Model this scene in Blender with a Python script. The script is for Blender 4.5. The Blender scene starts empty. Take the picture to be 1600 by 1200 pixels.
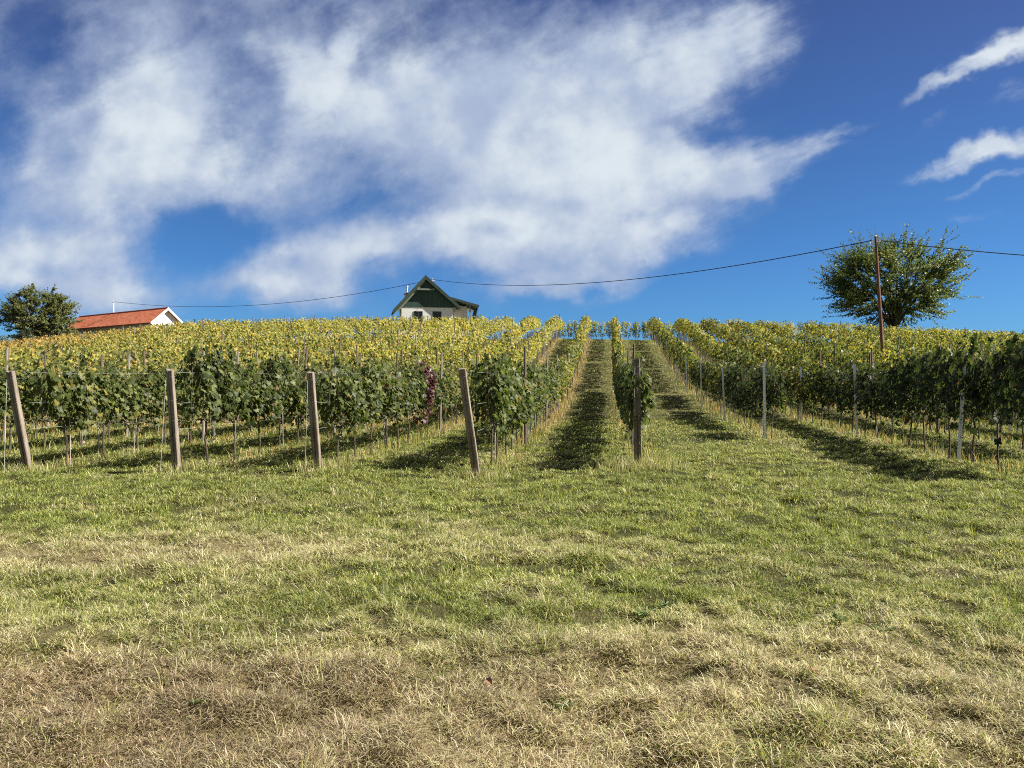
import bpy, math, random
import numpy as np
from mathutils import Vector

RS = np.random.RandomState(11)
random.seed(5)
SC = bpy.context.scene
COL = SC.collection
R = math.radians

# ------------------------------------------------------------------ sun
SUN_AZ, SUN_EL = 92.0, 42.0          # azimuth clockwise from +Y (the view direction)
# rows of vines run in this plan direction
RD = np.array([0.127, 1.0]); RD = RD / np.linalg.norm(RD)
RP = np.array([RD[1], -RD[0]])
ROW_ANG = -math.atan2(RD[0], RD[1])
YREF = 13.7

# ------------------------------------------------------------------ noise + terrain
def vnoise(x, y, seed=0):
    xi = np.floor(x).astype(np.int64); yi = np.floor(y).astype(np.int64)
    fx = x - xi; fy = y - yi
    fx = fx * fx * (3 - 2 * fx); fy = fy * fy * (3 - 2 * fy)
    def h(a, b):
        n = (a * 374761393 + b * 668265263 + seed * 1442695041) & 0xffffffff
        n = ((n ^ (n >> 13)) * 1274126177) & 0xffffffff
        n = n ^ (n >> 16)
        return (n & 0xffff) / 65535.0
    return (h(xi, yi) * (1 - fx) + h(xi + 1, yi) * fx) * (1 - fy) + (h(xi, yi + 1) * (1 - fx) + h(xi + 1, yi + 1) * fx) * fy

def fbm(x, y, seed=0, oct=3):
    s = 0; a = 0.5; t = 0
    for o in range(oct):
        s = s + a * vnoise(x, y, seed + o * 17); t += a
        x = x * 2.03 + 5.1; y = y * 2.03 + 3.7; a *= 0.5
    return s / t

_py = np.array([-60, -20, 0, 10, 16, 22, 28, 34, 40, 46, 52, 58, 64, 70, 75, 80, 86, 95, 110, 140, 200, 600.])
_pz = np.array([-2, -.3, 0, 0, .01, .09, .24, .52, 1.0, 1.62, 2.37, 3.24, 4.24, 5.24, 5.9, 6.3, 6.45, 6.4, 5.5, 3.0, -4, -30.])
_fy = np.linspace(-60, 600, 3301)
_fz = np.interp(_fy, _py, _pz)
_k = np.hanning(31); _k /= _k.sum()
_fz = np.convolve(np.pad(_fz, 15, mode='edge'), _k, mode='valid')
_sx = np.array([-300, -75, -58, -50, -42, -32, -15, 5, 19, 32, 50, 75, 300.])
_ss = np.array([.3, .42, .52, .60, .74, .93, .99, 1.0, .96, .89, .74, .6, .4])

def ground(x, y):
    x = np.asarray(x, float); y = np.asarray(y, float)
    z = np.interp(y, _fy, _fz)
    s = np.interp(x * 76 / np.clip(y, 55, 140), _sx, _ss)
    z = np.where(z > 0, z * s, z)
    b = (fbm(x * .55, y * .55, 3) - .5) * .14 + (fbm(x * 2.4, y * 2.4, 9) - .5) * .15 + (vnoise(x * 6, y * 6, 19) - .5) * .055
    b = b * (1 + .25 * np.clip((5.4 - y) / 1.2, 0, 1))
    near = np.clip((30 - y) / 14, .35, 1) * np.clip((120 - y) / 40, 0, 1)
    return z + b * near

def g1(x, y):
    return float(ground(np.array([x]), np.array([y]))[0])

# rows: (offset in X at YREF, front end Y, rear end Y, phrase naming the row)
ROWS = []
P_BASE = [(-8.74, 13.9), (-5.98, 13.7), (-3.54, 14.0), (-0.607, 13.24), (2.37, 14.4)]
names5 = ['leftmost end post', 'second end post', 'middle end post', 'bare fourth end post', 'upright fifth post']
ORD = ['first', 'second', 'third', 'fourth', 'fifth', 'sixth', 'seventh', 'eighth', 'ninth', 'tenth', 'eleventh', 'twelfth',
       'thirteenth', 'fourteenth', 'fifteenth', 'sixteenth', 'seventeenth', 'eighteenth', 'nineteenth', 'twentieth']
def ordn(i):
    i += 1
    if i <= 20: return ORD[i - 1]
    tens = {2: 'twenty', 3: 'thirty', 4: 'forty', 5: 'fifty', 6: 'sixty', 7: 'seventy'}
    t, u = divmod(i, 10)
    if u == 0: return {2: 'twentieth', 3: 'thirtieth', 4: 'fortieth', 5: 'fiftieth', 6: 'sixtieth', 7: 'seventieth'}[t]
    return tens[t] + '-' + ORD[u - 1]
for i, (bx_, by_) in enumerate(P_BASE):
    off = bx_ - 0.127 * (by_ - YREF)
    ROWS.append(dict(off=off, y0=by_, y1=83.0, phrase='the row of the ' + names5[i], key='L%d' % i, yel=0.0))
for k in range(1, 25):
    ROWS.append(dict(off=-8.71 - 2.75 * k, y0=13.8, y1=84.0 + k * .3, phrase='the %s row beyond the leftmost post' % ordn(k - 1), key='F%d' % k, yel=0.0))
for k in range(0, 17):
    ROWS.append(dict(off=6.2 + 2.75 * k, y0=(20.6 if k == 0 else 12.6), y1=83.0,
                     phrase='the %s row right of the lane' % ordn(k), key='R%d' % k, yel=0.0))
def rowx(off, y): return off + 0.127 * (y - YREF)

def in_view(x, y, m=0.03):
    return (y > 2) & (np.abs(x / y) < 0.667 + m + .9 / np.maximum(y, 1))

# ------------------------------------------------------------------ object helpers
def tag(o, label=None, cat=None, group=None, kind=None):
    if label: o['label'] = label
    if cat: o['category'] = cat
    if group: o['group'] = group
    if kind: o['kind'] = kind
    return o

def empty(name, loc, rz=0, rot=None):
    o = bpy.data.objects.new(name, None); COL.objects.link(o)
    o.location = loc
    o.rotation_euler = rot if rot is not None else (0, 0, rz)
    o.empty_display_size = .2
    return o

def link(name, me, parent=None):
    o = bpy.data.objects.new(name, me); COL.objects.link(o)
    if parent: o.parent = parent
    return o

def np_mesh(name, verts, polys, mats, attrs=None, mat_idx=None, smooth=False):
    """polys: list of (n_i, k) index arrays"""
    me = bpy.data.meshes.new(name)
    verts = np.asarray(verts, np.float32)
    me.vertices.add(len(verts)); me.vertices.foreach_set('co', verts.ravel())
    loops = np.concatenate([p.ravel() for p in polys]).astype(np.int32)
    starts = []; c = 0
    for p in polys:
        n, k = p.shape
        starts.append(c + np.arange(n) * k); c += n * k
    starts = np.concatenate(starts).astype(np.int32)
    me.loops.add(len(loops)); me.loops.foreach_set('vertex_index', loops)
    me.polygons.add(len(starts)); me.polygons.foreach_set('loop_start', starts)
    if mat_idx is not None: me.polygons.foreach_set('material_index', np.asarray(mat_idx, np.int32))
    if smooth: me.polygons.foreach_set('use_smooth', np.ones(len(starts), bool))
    me.update(calc_edges=True)
    for an, (ty, data) in (attrs or {}).items():
        a = me.attributes.new(an, ty, 'POINT')
        a.data.foreach_set('color' if ty == 'FLOAT_COLOR' else 'value', np.asarray(data, np.float32).ravel())
    for m in (mats if isinstance(mats, (list, tuple)) else [mats]): me.materials.append(m)
    return me

class MB:
    def __init__(s): s.v = []; s.f = []
    def add(s, vs, fs):
        b = len(s.v); s.v += [tuple(v) for v in vs]; s.f += [tuple(b + i for i in f) for f in fs]
        return s
    def box(s, x0, x1, y0, y1, z0, z1):
        return s.add([(x0, y0, z0), (x1, y0, z0), (x1, y1, z0), (x0, y1, z0), (x0, y0, z1), (x1, y0, z1), (x1, y1, z1), (x0, y1, z1)],
                     [(0, 3, 2, 1), (4, 5, 6, 7), (0, 1, 5, 4), (1, 2, 6, 5), (2, 3, 7, 6), (3, 0, 4, 7)])
    def prism_y(s, poly, y0, y1):      # polygon in xz, counter-clockwise seen from -y
        n = len(poly)
        vs = [(x, y0, z) for x, z in poly] + [(x, y1, z) for x, z in poly]
        fs = [tuple(range(n)), tuple(range(2 * n - 1, n - 1, -1))] + [(i, n + i, n + (i + 1) % n, (i + 1) % n) for i in range(n)]
        return s.add(vs, fs)
    def prism_x(s, poly, x0, x1):      # polygon in yz
        n = len(poly)
        vs = [(x0, y, z) for y, z in poly] + [(x1, y, z) for y, z in poly]
        fs = [tuple(range(n)), tuple(range(2 * n - 1, n - 1, -1))] + [(i, n + i, n + (i + 1) % n, (i + 1) % n) for i in range(n)]
        return s.add(vs, fs)
    def tube(s, pts, rad, n=8, cap=True):
        pts = [Vector(p) for p in pts]
        if not isinstance(rad, (list, tuple)): rad = [rad] * len(pts)
        rings = []; prev = None
        for i, p in enumerate(pts):
            d = (pts[min(i + 1, len(pts) - 1)] - pts[max(i - 1, 0)]).normalized()
            if prev is None:
                a = Vector((0, 0, 1)) if abs(d.z) < .9 else Vector((1, 0, 0))
                u = d.cross(a).normalized()
            else:
                u = (prev - d * prev.dot(d)).normalized()
            prev = u; w = d.cross(u)
            rings.append([p + (u * math.cos(t) + w * math.sin(t)) * rad[i] for t in [2 * math.pi * j / n for j in range(n)]])
        b = [v for r in rings for v in r]; fs = []
        for i in range(len(pts) - 1):
            for j in range(n):
                fs.append((i * n + j, i * n + (j + 1) % n, (i + 1) * n + (j + 1) % n, (i + 1) * n + j))
        if cap:
            fs.append(tuple(reversed(range(n)))); fs.append(tuple(range((len(pts) - 1) * n, len(pts) * n)))
        return s.add(b, fs)
    def mesh(s, name, mat, smooth=False, bevel=0):
        me = bpy.data.meshes.new(name); me.from_pydata(s.v, [], s.f); me.update()
        if bevel:
            import bmesh
            bm = bmesh.new(); bm.from_mesh(me)
            bmesh.ops.remove_doubles(bm, verts=bm.verts, dist=1e-5)
            bmesh.ops.recalc_face_normals(bm, faces=bm.faces)
            bmesh.ops.bevel(bm, geom=list(bm.edges), offset=bevel, segments=1, affect='EDGES')
            bm.to_mesh(me); bm.free()
        else:
            import bmesh
            bm = bmesh.new(); bm.from_mesh(me); bmesh.ops.recalc_face_normals(bm, faces=bm.faces); bm.to_mesh(me); bm.free()
        if smooth:
            for p in me.polygons: p.use_smooth = True
        for m in (mat if isinstance(mat, (list, tuple)) else [mat]): me.materials.append(m)
        return me
    def build(s, name, mat, parent=None, smooth=False, bevel=0):
        return link(name, s.mesh(name, mat, smooth, bevel), parent)

# ------------------------------------------------------------------ node helpers
class NT:
    def __init__(s, tree): s.t = tree; tree.nodes.clear()
    def n(s, ty, **kw):
        nd = s.t.nodes.new(ty)
        for k, v in kw.items(): setattr(nd, k, v)
        return nd
    def put(s, sock, val):
        if hasattr(val, 'is_linked') or isinstance(val, bpy.types.NodeSocket): s.t.links.new(val, sock)
        else: sock.default_value = val
    def math(s, op, a, b=0.0, c=0.0, clamp=False):
        nd = s.n('ShaderNodeMath', operation=op, use_clamp=clamp)
        for i, v in enumerate((a, b, c)): s.put(nd.inputs[i], v)
        return nd.outputs[0]
    def mix(s, f, a, b, blend='MIX'):
        nd = s.n('ShaderNodeMix', data_type='RGBA', blend_type=blend)
        s.put(nd.inputs[0], f)
        for sk, v in ((nd.inputs[6], a), (nd.inputs[7], b)):
            if isinstance(v, (tuple, list)) and len(v) == 3: v = (*v, 1)
            s.put(sk, v)
        return nd.outputs[2]
    def mapr(s, v, a, b, c=0., d=1., smooth=False):
        nd = s.n('ShaderNodeMapRange', interpolation_type='SMOOTHSTEP' if smooth else 'LINEAR')
        s.put(nd.inputs[0], v)
        for i, q in enumerate((a, b, c, d)): s.put(nd.inputs[i + 1], q)
        return nd.outputs[0]
    def noise(s, vec, scale, detail=3, rough=.5, color=False, dist=0):
        nd = s.n('ShaderNodeTexNoise'); 
        if vec is not None: s.put(nd.inputs['Vector'], vec)
        nd.inputs['Scale'].default_value = scale; nd.inputs['Detail'].default_value = detail
        nd.inputs['Roughness'].default_value = rough; nd.inputs['Distortion'].default_value = dist
        return nd.outputs['Color' if color else 'Fac']
    def ramp(s, f, stops):
        nd = s.n('ShaderNodeValToRGB'); s.put(nd.inputs[0], f)
        e = nd.color_ramp.elements
        while len(e) < len(stops): e.new(.5)
        for el, (p, c) in zip(e, stops): el.position = p; el.color = (*c, 1)
        return nd.outputs[0]
    def vmath(s, op, a, b=(0, 0, 0)):
        nd = s.n('ShaderNodeVectorMath', operation=op); s.put(nd.inputs[0], a); s.put(nd.inputs[1], b)
        return nd.outputs['Value'] if op in ('LENGTH', 'DOT_PRODUCT') else nd.outputs[0]

def new_mat(name):
    m = bpy.data.materials.new(name); m.use_nodes = True
    return m, NT(m.node_tree)

def simple(name, c1, c2, scale=8, rough=.8, bump=.0, coords='Object', stretch=None, detail=4):
    m, t = new_mat(name)
    tc = t.n('ShaderNodeTexCoord').outputs[coords]
    if stretch: tc = t.vmath('MULTIPLY', tc, stretch)
    f = t.noise(tc, scale, detail, .6)
    col = t.ramp(f, [(.3, c1), (.7, c2)])
    bs = t.n('ShaderNodeBsdfPrincipled'); t.put(bs.inputs['Base Color'], col); bs.inputs['Roughness'].default_value = rough
    if bump:
        b = t.n('ShaderNodeBump'); b.inputs['Strength'].default_value = bump; b.inputs['Distance'].default_value = .02
        t.put(b.inputs['Height'], t.noise(tc, scale * 3, 4)); t.t.links.new(b.outputs[0], bs.inputs['Normal'])
    o = t.n('ShaderNodeOutputMaterial'); t.t.links.new(bs.outputs[0], o.inputs[0])
    return m

def leaf_out(t, col, trans_col, back_col=None, trans=.35, rough=.45, spec=.4):
    if back_col is not None:
        bf = t.n('ShaderNodeNewGeometry').outputs['Backfacing']
        col = t.mix(bf, col, back_col)
    bs = t.n('ShaderNodeBsdfPrincipled'); t.put(bs.inputs['Base Color'], col)
    bs.inputs['Roughness'].default_value = rough; bs.inputs['Specular IOR Level'].default_value = spec
    tr = t.n('ShaderNodeBsdfTranslucent'); t.put(tr.inputs[0], trans_col)
    mx = t.n('ShaderNodeMixShader'); mx.inputs[0].default_value = trans
    t.t.links.new(bs.outputs[0], mx.inputs[1]); t.t.links.new(tr.outputs[0], mx.inputs[2])
    o = t.n('ShaderNodeOutputMaterial'); t.t.links.new(mx.outputs[0], o.inputs[0])

def attr(t, name):
    nd = t.n('ShaderNodeAttribute'); nd.attribute_name = name
    return nd

# ---- materials
def mat_vine_leaf():
    m, t = new_mat('vine_leaf')
    rnd = attr(t, 'rnd').outputs['Fac']
    pos = t.n('ShaderNodeNewGeometry').outputs['Position']
    sep = t.n('ShaderNodeSeparateXYZ'); t.put(sep.inputs[0], pos)
    # autumn sets in higher up the hill: yellow there, green by the foot
    big = t.noise(t.vmath('MULTIPLY', pos, (1, .45, 0)), .33, 2)
    yf = t.math('ADD', t.mapr(sep.outputs[1], 14, 30, -.12, .46), t.mapr(sep.outputs[1], 30, 66, 0, .46))
    oo = t.math('SUBTRACT', sep.outputs[0], t.math('MULTIPLY', t.math('SUBTRACT', sep.outputs[1], 13.7), .127))
    yf = t.math('SUBTRACT', yf, t.math('ADD', t.mapr(oo, -8, -1, 0, .26), t.mapr(oo, 3, 7, 0, .13)))   # the rows by the lane and the right block stay greener
    yf = t.math('ADD', yf, t.math('MULTIPLY', t.math('SUBTRACT', big, .5), 1.35))
    rv = t.n('ShaderNodeCombineXYZ'); t.put(rv.inputs[0], t.math('MULTIPLY', oo, .42)); t.put(rv.inputs[1], t.math('MULTIPLY', sep.outputs[1], .06))
    yf = t.math('ADD', yf, t.math('MULTIPLY', t.math('SUBTRACT', t.noise(rv.outputs[0], 1.0, 2), .5), .8))
    yf = t.math('ADD', yf, t.math('MULTIPLY', t.math('SUBTRACT', rnd, .5), .75), clamp=True)
    r2 = t.math('FRACT', t.math('MULTIPLY', rnd, 17.3))
    green = t.ramp(r2, [(0, (.024, .038, .009)), (.45, (.048, .067, .015)), (.8, (.098, .118, .03)), (1, (.18, .185, .065))])
    # backlit shade of the near right block is painted into its leaf colour
    shade_mask = t.math('MULTIPLY', t.mapr(oo, 3.2, 5.5), t.mapr(sep.outputs[1], 26, 38, 1, 0))
    green = t.mix(t.math('MULTIPLY', shade_mask, .62), green, (.014, .024, .009))
    yellow = t.ramp(r2, [(0, (.11, .135, .03)), (.35, (.22, .235, .05)), (.75, (.42, .36, .065)), (1, (.43, .26, .07))])
    orange = t.ramp(r2, [(0, (.30, .20, .05)), (.5, (.42, .20, .07)), (1, (.40, .13, .06))])
    of = t.math('MULTIPLY', t.mapr(sep.outputs[0], -30, -46), t.mapr(sep.outputs[1], 55, 66))
    yellow = t.mix(t.math('MULTIPLY', of, .5), yellow, orange)
    col = t.mix(t.mapr(yf, .12, .85), green, yellow)
    dead = t.math('GREATER_THAN', t.math('FRACT', t.math('MULTIPLY', rnd, 91.7)), .985)
    col = t.mix(dead, col, (.22, .12, .05))
    under = t.mix(.35, col, (.14, .17, .09))
    tr = t.mix(1, col, (1.75, 1.85, 1.1), 'MULTIPLY')
    leaf_out(t, col, tr, under, .36, .50, .24)
    return m

def mat_red_leaf():
    m, t = new_mat('red_vine_leaf')
    rnd = attr(t, 'rnd').outputs['Fac']
    col = t.ramp(rnd, [(0, (.032, .010, .012)), (.45, (.058, .014, .019)), (.75, (.10, .03, .032)), (1, (.075, .085, .025))])
    leaf_out(t, col, t.mix(1, col, (1.6, 1.2, 1.2), 'MULTIPLY'), t.mix(.4, col, (.2, .12, .11)), .3, .45, .4)
    return m

def mat_grass():
    m, t = new_mat('grass_blade')
    col = attr(t, 'col').outputs['Color']
    tr = t.mix(1, col, (1.35, 1.35, .95), 'MULTIPLY')
    leaf_out(t, col, tr, None, .36, .55, .25)
    return m

def mat_ground():
    m, t = new_mat('grassy_soil')
    pos = t.n('ShaderNodeNewGeometry').outputs['Position']
    dry = attr(t, 'dry').outputs['Fac']
    n1 = t.noise(pos, 2.2, 5, .65); n2 = t.noise(pos, 14, 4, .7)
    n3 = t.noise(pos, 55, 3, .7)
    g = t.ramp(n2, [(.25, (.045, .055, .02)), (.5, (.10, .12, .035)), (.75, (.19, .20, .06))])
    d = t.ramp(n3, [(.25, (.10, .075, .04)), (.5, (.24, .19, .095)), (.75, (.36, .30, .16))])
    f = t.math('ADD', dry, t.math('MULTIPLY', t.math('SUBTRACT', n1, .5), .7), clamp=True)
    col = t.mix(t.math('MULTIPLY_ADD', f, -.35, .66), t.mix(f, g, d), (.022, .017, .009))     # thatch and soil between the blades
    bs = t.n('ShaderNodeBsdfPrincipled'); t.put(bs.inputs['Base Color'], col); bs.inputs['Roughness'].default_value = .95
    bs.inputs['Specular IOR Level'].default_value = .1
    b = t.n('ShaderNodeBump'); b.inputs['Strength'].default_value = .9; b.inputs['Distance'].default_value = .05
    t.put(b.inputs['Height'], t.math('ADD', n2, t.math('MULTIPLY', n3, .6))); t.t.links.new(b.outputs[0], bs.inputs['Normal'])
    o = t.n('ShaderNodeOutputMaterial'); t.t.links.new(bs.outputs[0], o.inputs[0])
    return m

def mat_boards(name, c1, c2, w=.16, axis=0):
    m, t = new_mat(name)
    tc = t.n('ShaderNodeTexCoord').outputs['Object']
    sep = t.n('ShaderNodeSeparateXYZ'); t.put(sep.inputs[0], tc)
    q = t.math('DIVIDE', sep.outputs[axis], w)
    fr = t.math('FRACT', q); idx = t.math('FLOOR', q)
    wn = t.n('ShaderNodeTexWhiteNoise', noise_dimensions='1D'); t.put(wn.inputs['W'], idx)
    gap = t.math('LESS_THAN', fr, .12)
    sc = [1.5, 1.5, 1.5]; sc[2 if axis != 2 else 0] = .2
    f = t.math('ADD', t.math('MULTIPLY', wn.outputs[0], .6), t.math('MULTIPLY', t.noise(t.vmath('MULTIPLY', tc, tuple(sc)), 5, 4), .5))
    col = t.mix(t.math('MULTIPLY', gap, .75), t.mix(f, c1, c2), tuple(x * .25 for x in c1))
    bs = t.n('ShaderNodeBsdfPrincipled'); t.put(bs.inputs['Base Color'], col); bs.inputs['Roughness'].default_value = .7
    o = t.n('ShaderNodeOutputMaterial'); t.t.links.new(bs.outputs[0], o.inputs[0])
    return m

def mat_tiles(name, c1, c2, c3):
    m, t = new_mat(name)
    tc = t.n('ShaderNodeTexCoord').outputs['Object']
    sep = t.n('ShaderNodeSeparateXYZ'); t.put(sep.inputs[0], tc)
    row = t.math('DIVIDE', sep.outputs[2], .26); fr = t.math('FRACT', row)
    colx = t.math('ADD', t.math('DIVIDE', sep.outputs[0], .3), t.math('MULTIPLY', t.math('FLOOR', row), .5))
    cmb = t.n('ShaderNodeCombineXYZ'); t.put(cmb.inputs[0], t.math('FLOOR', colx)); t.put(cmb.inputs[1], t.math('FLOOR', row))
    wn = t.n('ShaderNodeTexWhiteNoise', noise_dimensions='2D'); t.put(wn.inputs['Vector'], cmb.outputs[0])
    col = t.ramp(wn.outputs[0], [(0, c1), (.5, c2), (1, c3)])
    col = t.mix(t.math('MULTIPLY', t.noise(tc, .6, 4), .45), col, tuple(x * .55 for x in c1))
    b = t.n('ShaderNodeBump'); b.inputs['Strength'].default_value = .8; b.inputs['Distance'].default_value = .05
    t.put(b.inputs['Height'], t.math('ADD', t.math('SUBTRACT', 1, fr), t.math('PINGPONG', colx, .5)))
    bs = t.n('ShaderNodeBsdfPrincipled'); t.put(bs.inputs['Base Color'], col); bs.inputs['Roughness'].default_value = .75
    t.t.links.new(b.outputs[0], bs.inputs['Normal'])
    o = t.n('ShaderNodeOutputMaterial'); t.t.links.new(bs.outputs[0], o.inputs[0])
    return m

def mat_tree_leaf(name, stops, trans=.3):
    m, t = new_mat(name)
    rnd = attr(t, 'rnd').outputs['Fac']
    pos = t.n('ShaderNodeNewGeometry').outputs['Position']
    f = t.math('ADD', t.math('MULTIPLY', rnd, .7), t.math('MULTIPLY', t.math('SUBTRACT', t.noise(pos, .35, 2), .35), .9), clamp=True)
    col = t.ramp(f, stops)
    leaf_out(t, col, t.mix(1, col, (1.5, 1.5, 1), 'MULTIPLY'), t.mix(.3, col, (.15, .17, .1)), trans, .45, .4)
    return m

def mat_glass():
    m, t = new_mat('dark_window_glass')
    bs = t.n('ShaderNodeBsdfPrincipled'); bs.inputs['Base Color'].default_value = (.015, .02, .025, 1)
    bs.inputs['Roughness'].default_value = .08
    o = t.n('ShaderNodeOutputMaterial'); t.t.links.new(bs.outputs[0], o.inputs[0])
    return m

M = dict(
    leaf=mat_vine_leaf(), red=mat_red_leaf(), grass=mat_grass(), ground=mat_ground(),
    trunk=simple('vine_bark', (.045, .034, .025), (.14, .11, .085), 22, .9, .6, stretch=(1, 1, .25)),
    cane=simple('pale_stake', (.32, .29, .25), (.52, .49, .43), 20, .7, stretch=(1, 1, .15)),
    post=simple('weathered_post', (.115, .084, .062), (.31, .26, .215), 9, .9, .12, stretch=(1, 1, .22), detail=6),
    post_top=simple('post_cut_end', (.3, .27, .24), (.5, .46, .42), 20, .9),
    stake=simple('grey_stake', (.17, .145, .115), (.34, .30, .25), 14, .8, .3, stretch=(1, 1, .2)),
    dstake=simple('brown_stake', (.09, .065, .045), (.2, .15, .11), 14, .85, .3, stretch=(1, 1, .2)),
    steel=simple('galvanised_post', (.80, .80, .78), (.9, .9, .88), 10, .8),
    wire=simple('galvanised_wire', (.4, .4, .38), (.55, .55, .52), 10, .5),
    cable=simple('black_cable', (.02, .02, .022), (.035, .035, .035), 10, .6),
    pole=simple('tarred_pole', (.10, .045, .026), (.28, .125, .07), 5, .85, .3, stretch=(1, 1, .1)),
    bark=simple('tree_bark', (.03, .024, .018), (.085, .07, .055), 6, .95, .7, stretch=(1, 1, .3)),
    white=simple('white_render', (.76, .76, .75), (.86, .86, .85), 3, .9, .15),
    cream=simple('cream_render', (.44, .40, .33), (.56, .52, .44), 3, .9, .15),
    gboard=mat_boards('green_boards', (.022, .056, .044), (.038, .084, .066), .17, 0),
    gwood=simple('green_painted_timber', (.034, .055, .04), (.062, .09, .065), 8, .6, stretch=(1, .3, 1)),
    gdark=simple('dark_green_timber', (.02, .04, .032), (.04, .065, .05), 6, .7),
    beam=simple('pale_green_beam', (.17, .20, .17), (.26, .29, .25), 8, .7),
    soffit=mat_boards('soffit_boards', (.035, .045, .04), (.07, .08, .07), .2, 0),
    droof=mat_tiles('dark_roof_tiles', (.03, .045, .04), (.045, .06, .055), (.06, .075, .07)),
    rroof=mat_tiles('red_roof_tiles', (.42, .105, .045), (.52, .15, .065), (.60, .21, .10)),
    brick=simple('chimney_brick', (.16, .06, .045), (.3, .13, .1), 12, .9, .4),
    frame=simple('window_frame', (.05, .05, .045), (.09, .085, .075), 8, .6),
    glass=mat_glass(),
    cherry=mat_tree_leaf('cherry_leaf', [(0, (.05, .075, .02)), (.45, (.10, .138, .034)), (.8, (.175, .21, .052)), (.95, (.25, .225, .065)), (1, (.27, .15, .06))], .42),
    walnut=mat_tree_leaf('broadleaf_leaf', [(0, (.06, .074, .028)), (.45, (.13, .15, .052)), (.8, (.23, .24, .09)), (1, (.28, .22, .10))], .4),
    shrub=mat_tree_leaf('shrub_leaf', [(0, (.012, .018, .008)), (.6, (.03, .04, .014)), (1, (.06, .07, .025))]),
    weed=mat_tree_leaf('weed_leaf', [(0, (.07, .12, .035)), (.6, (.13, .19, .06)), (1, (.2, .25, .1))]),
    dead=simple('dead_leaf', (.17, .085, .04), (.30, .17, .09), 20, .7),
)

# ------------------------------------------------------------------ dryness of the sward (a property of the grass, in plan)
def dryness(x, y):
    d = .37 + .0 * x
    d = d + .40 * np.clip((5.6 - y) / 1.6, 0, 1)                                   # scythed strip by the camera
    d = d + .35 * np.exp(-((x + 2.6) / 1.5) ** 2 - ((y - 3.9) / .8) ** 2)
    d = d + .75 * np.exp(-((x + 3.9) / 2.6) ** 4 - ((y - 7.25) / .55) ** 2)       # pale wheel track
    d = d + .40 * np.exp(-((x - .3) / 1.6) ** 2 - ((y - 7.1) / .6) ** 2) * .6
    d = d + .28 * np.exp(-((x - 1.1) / 1.2) ** 2 - ((y - 4.7) / .5) ** 2)
    d = d - .27 * np.clip((y - 8.2) / 2.5, 0, 1) * (y < 40)
    d = d - .20 * np.exp(-((x - 3.0) / 3.4) ** 2 - ((y - 8.0) / 3.2) ** 2)
    d = d + (fbm(x * .45, y * .6, 31) - .5) * .75 + (fbm(x * 1.9, y * 2.3, 41) - .5) * .65
    return np.clip(d, 0, 1)

OFFS = np.sort(np.array([r['off'] for r in ROWS]))
def row_dist(x, y):
    """signed plan distance to the nearest row, + = right of it"""
    o = x - 0.127 * (y - YREF)
    i = np.clip(np.searchsorted(OFFS, o), 1, len(OFFS) - 1)
    a = o - OFFS[i - 1]; b = o - OFFS[i]
    return np.where(np.abs(a) < np.abs(b), a, b) * RD[1]
def strip(x, y):
    """dry weeds along the foot of the vines, on the left block"""
    d = row_dist(x, y)
    o = x - 0.127 * (y - YREF)
    s = np.exp(-((d - .22) / .30) ** 2) * np.clip((y - 19) / 8, 0, 1) * (o < 5)
    s = np.maximum(s, .35 * np.exp(-(d / .35) ** 2) * (y > 14.5))
    return s

# ------------------------------------------------------------------ ground sheet
def build_ground():
    ys = np.concatenate([np.arange(-60, 0, 6), np.arange(0, 18, .12), np.arange(18, 100, .4), np.arange(100, 200, 5), np.arange(200, 601, 40)])
    xs = np.concatenate([np.arange(-400, -80, 20), np.arange(-80, -14, 1.0), np.arange(-14, 14, .16), np.arange(14, 80, 1.0), np.arange(80, 401, 20)])
    X, Y = np.meshgrid(xs, ys)
    Z = ground(X, Y)
    nx, ny = len(xs), len(ys)
    i = np.arange(nx * ny).reshape(ny, nx)
    q = np.stack([i[:-1, :-1], i[:-1, 1:], i[1:, 1:], i[1:, :-1]], -1).reshape(-1, 4)
    dry = np.clip(dryness(X, Y) + .6 * strip(X, Y), 0, 1)
    me = np_mesh('ground', np.stack([X, Y, Z], -1).reshape(-1, 3), [q], M['ground'], {'dry': ('FLOAT', dry.ravel())}, smooth=True)
    o = link('ground', me); tag(o, kind='structure')
build_ground()

# ------------------------------------------------------------------ grass
def pick(c, n):
    return np.array(c)[RS.randint(0, len(c), n)]
GREENS = [(.108, .148, .03), (.168, .208, .04), (.248, .28, .062), (.33, .35, .09), (.42, .42, .15), (.135, .185, .045)]
STRAWS = [(.47, .425, .23), (.57, .52, .32), (.40, .355, .18), (.28, .225, .12), (.66, .61, .42), (.36, .37, .15)]
BROWNS = [(.20, .145, .085), (.31, .235, .14), (.40, .32, .20), (.50, .42, .28), (.13, .095, .06)]

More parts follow.
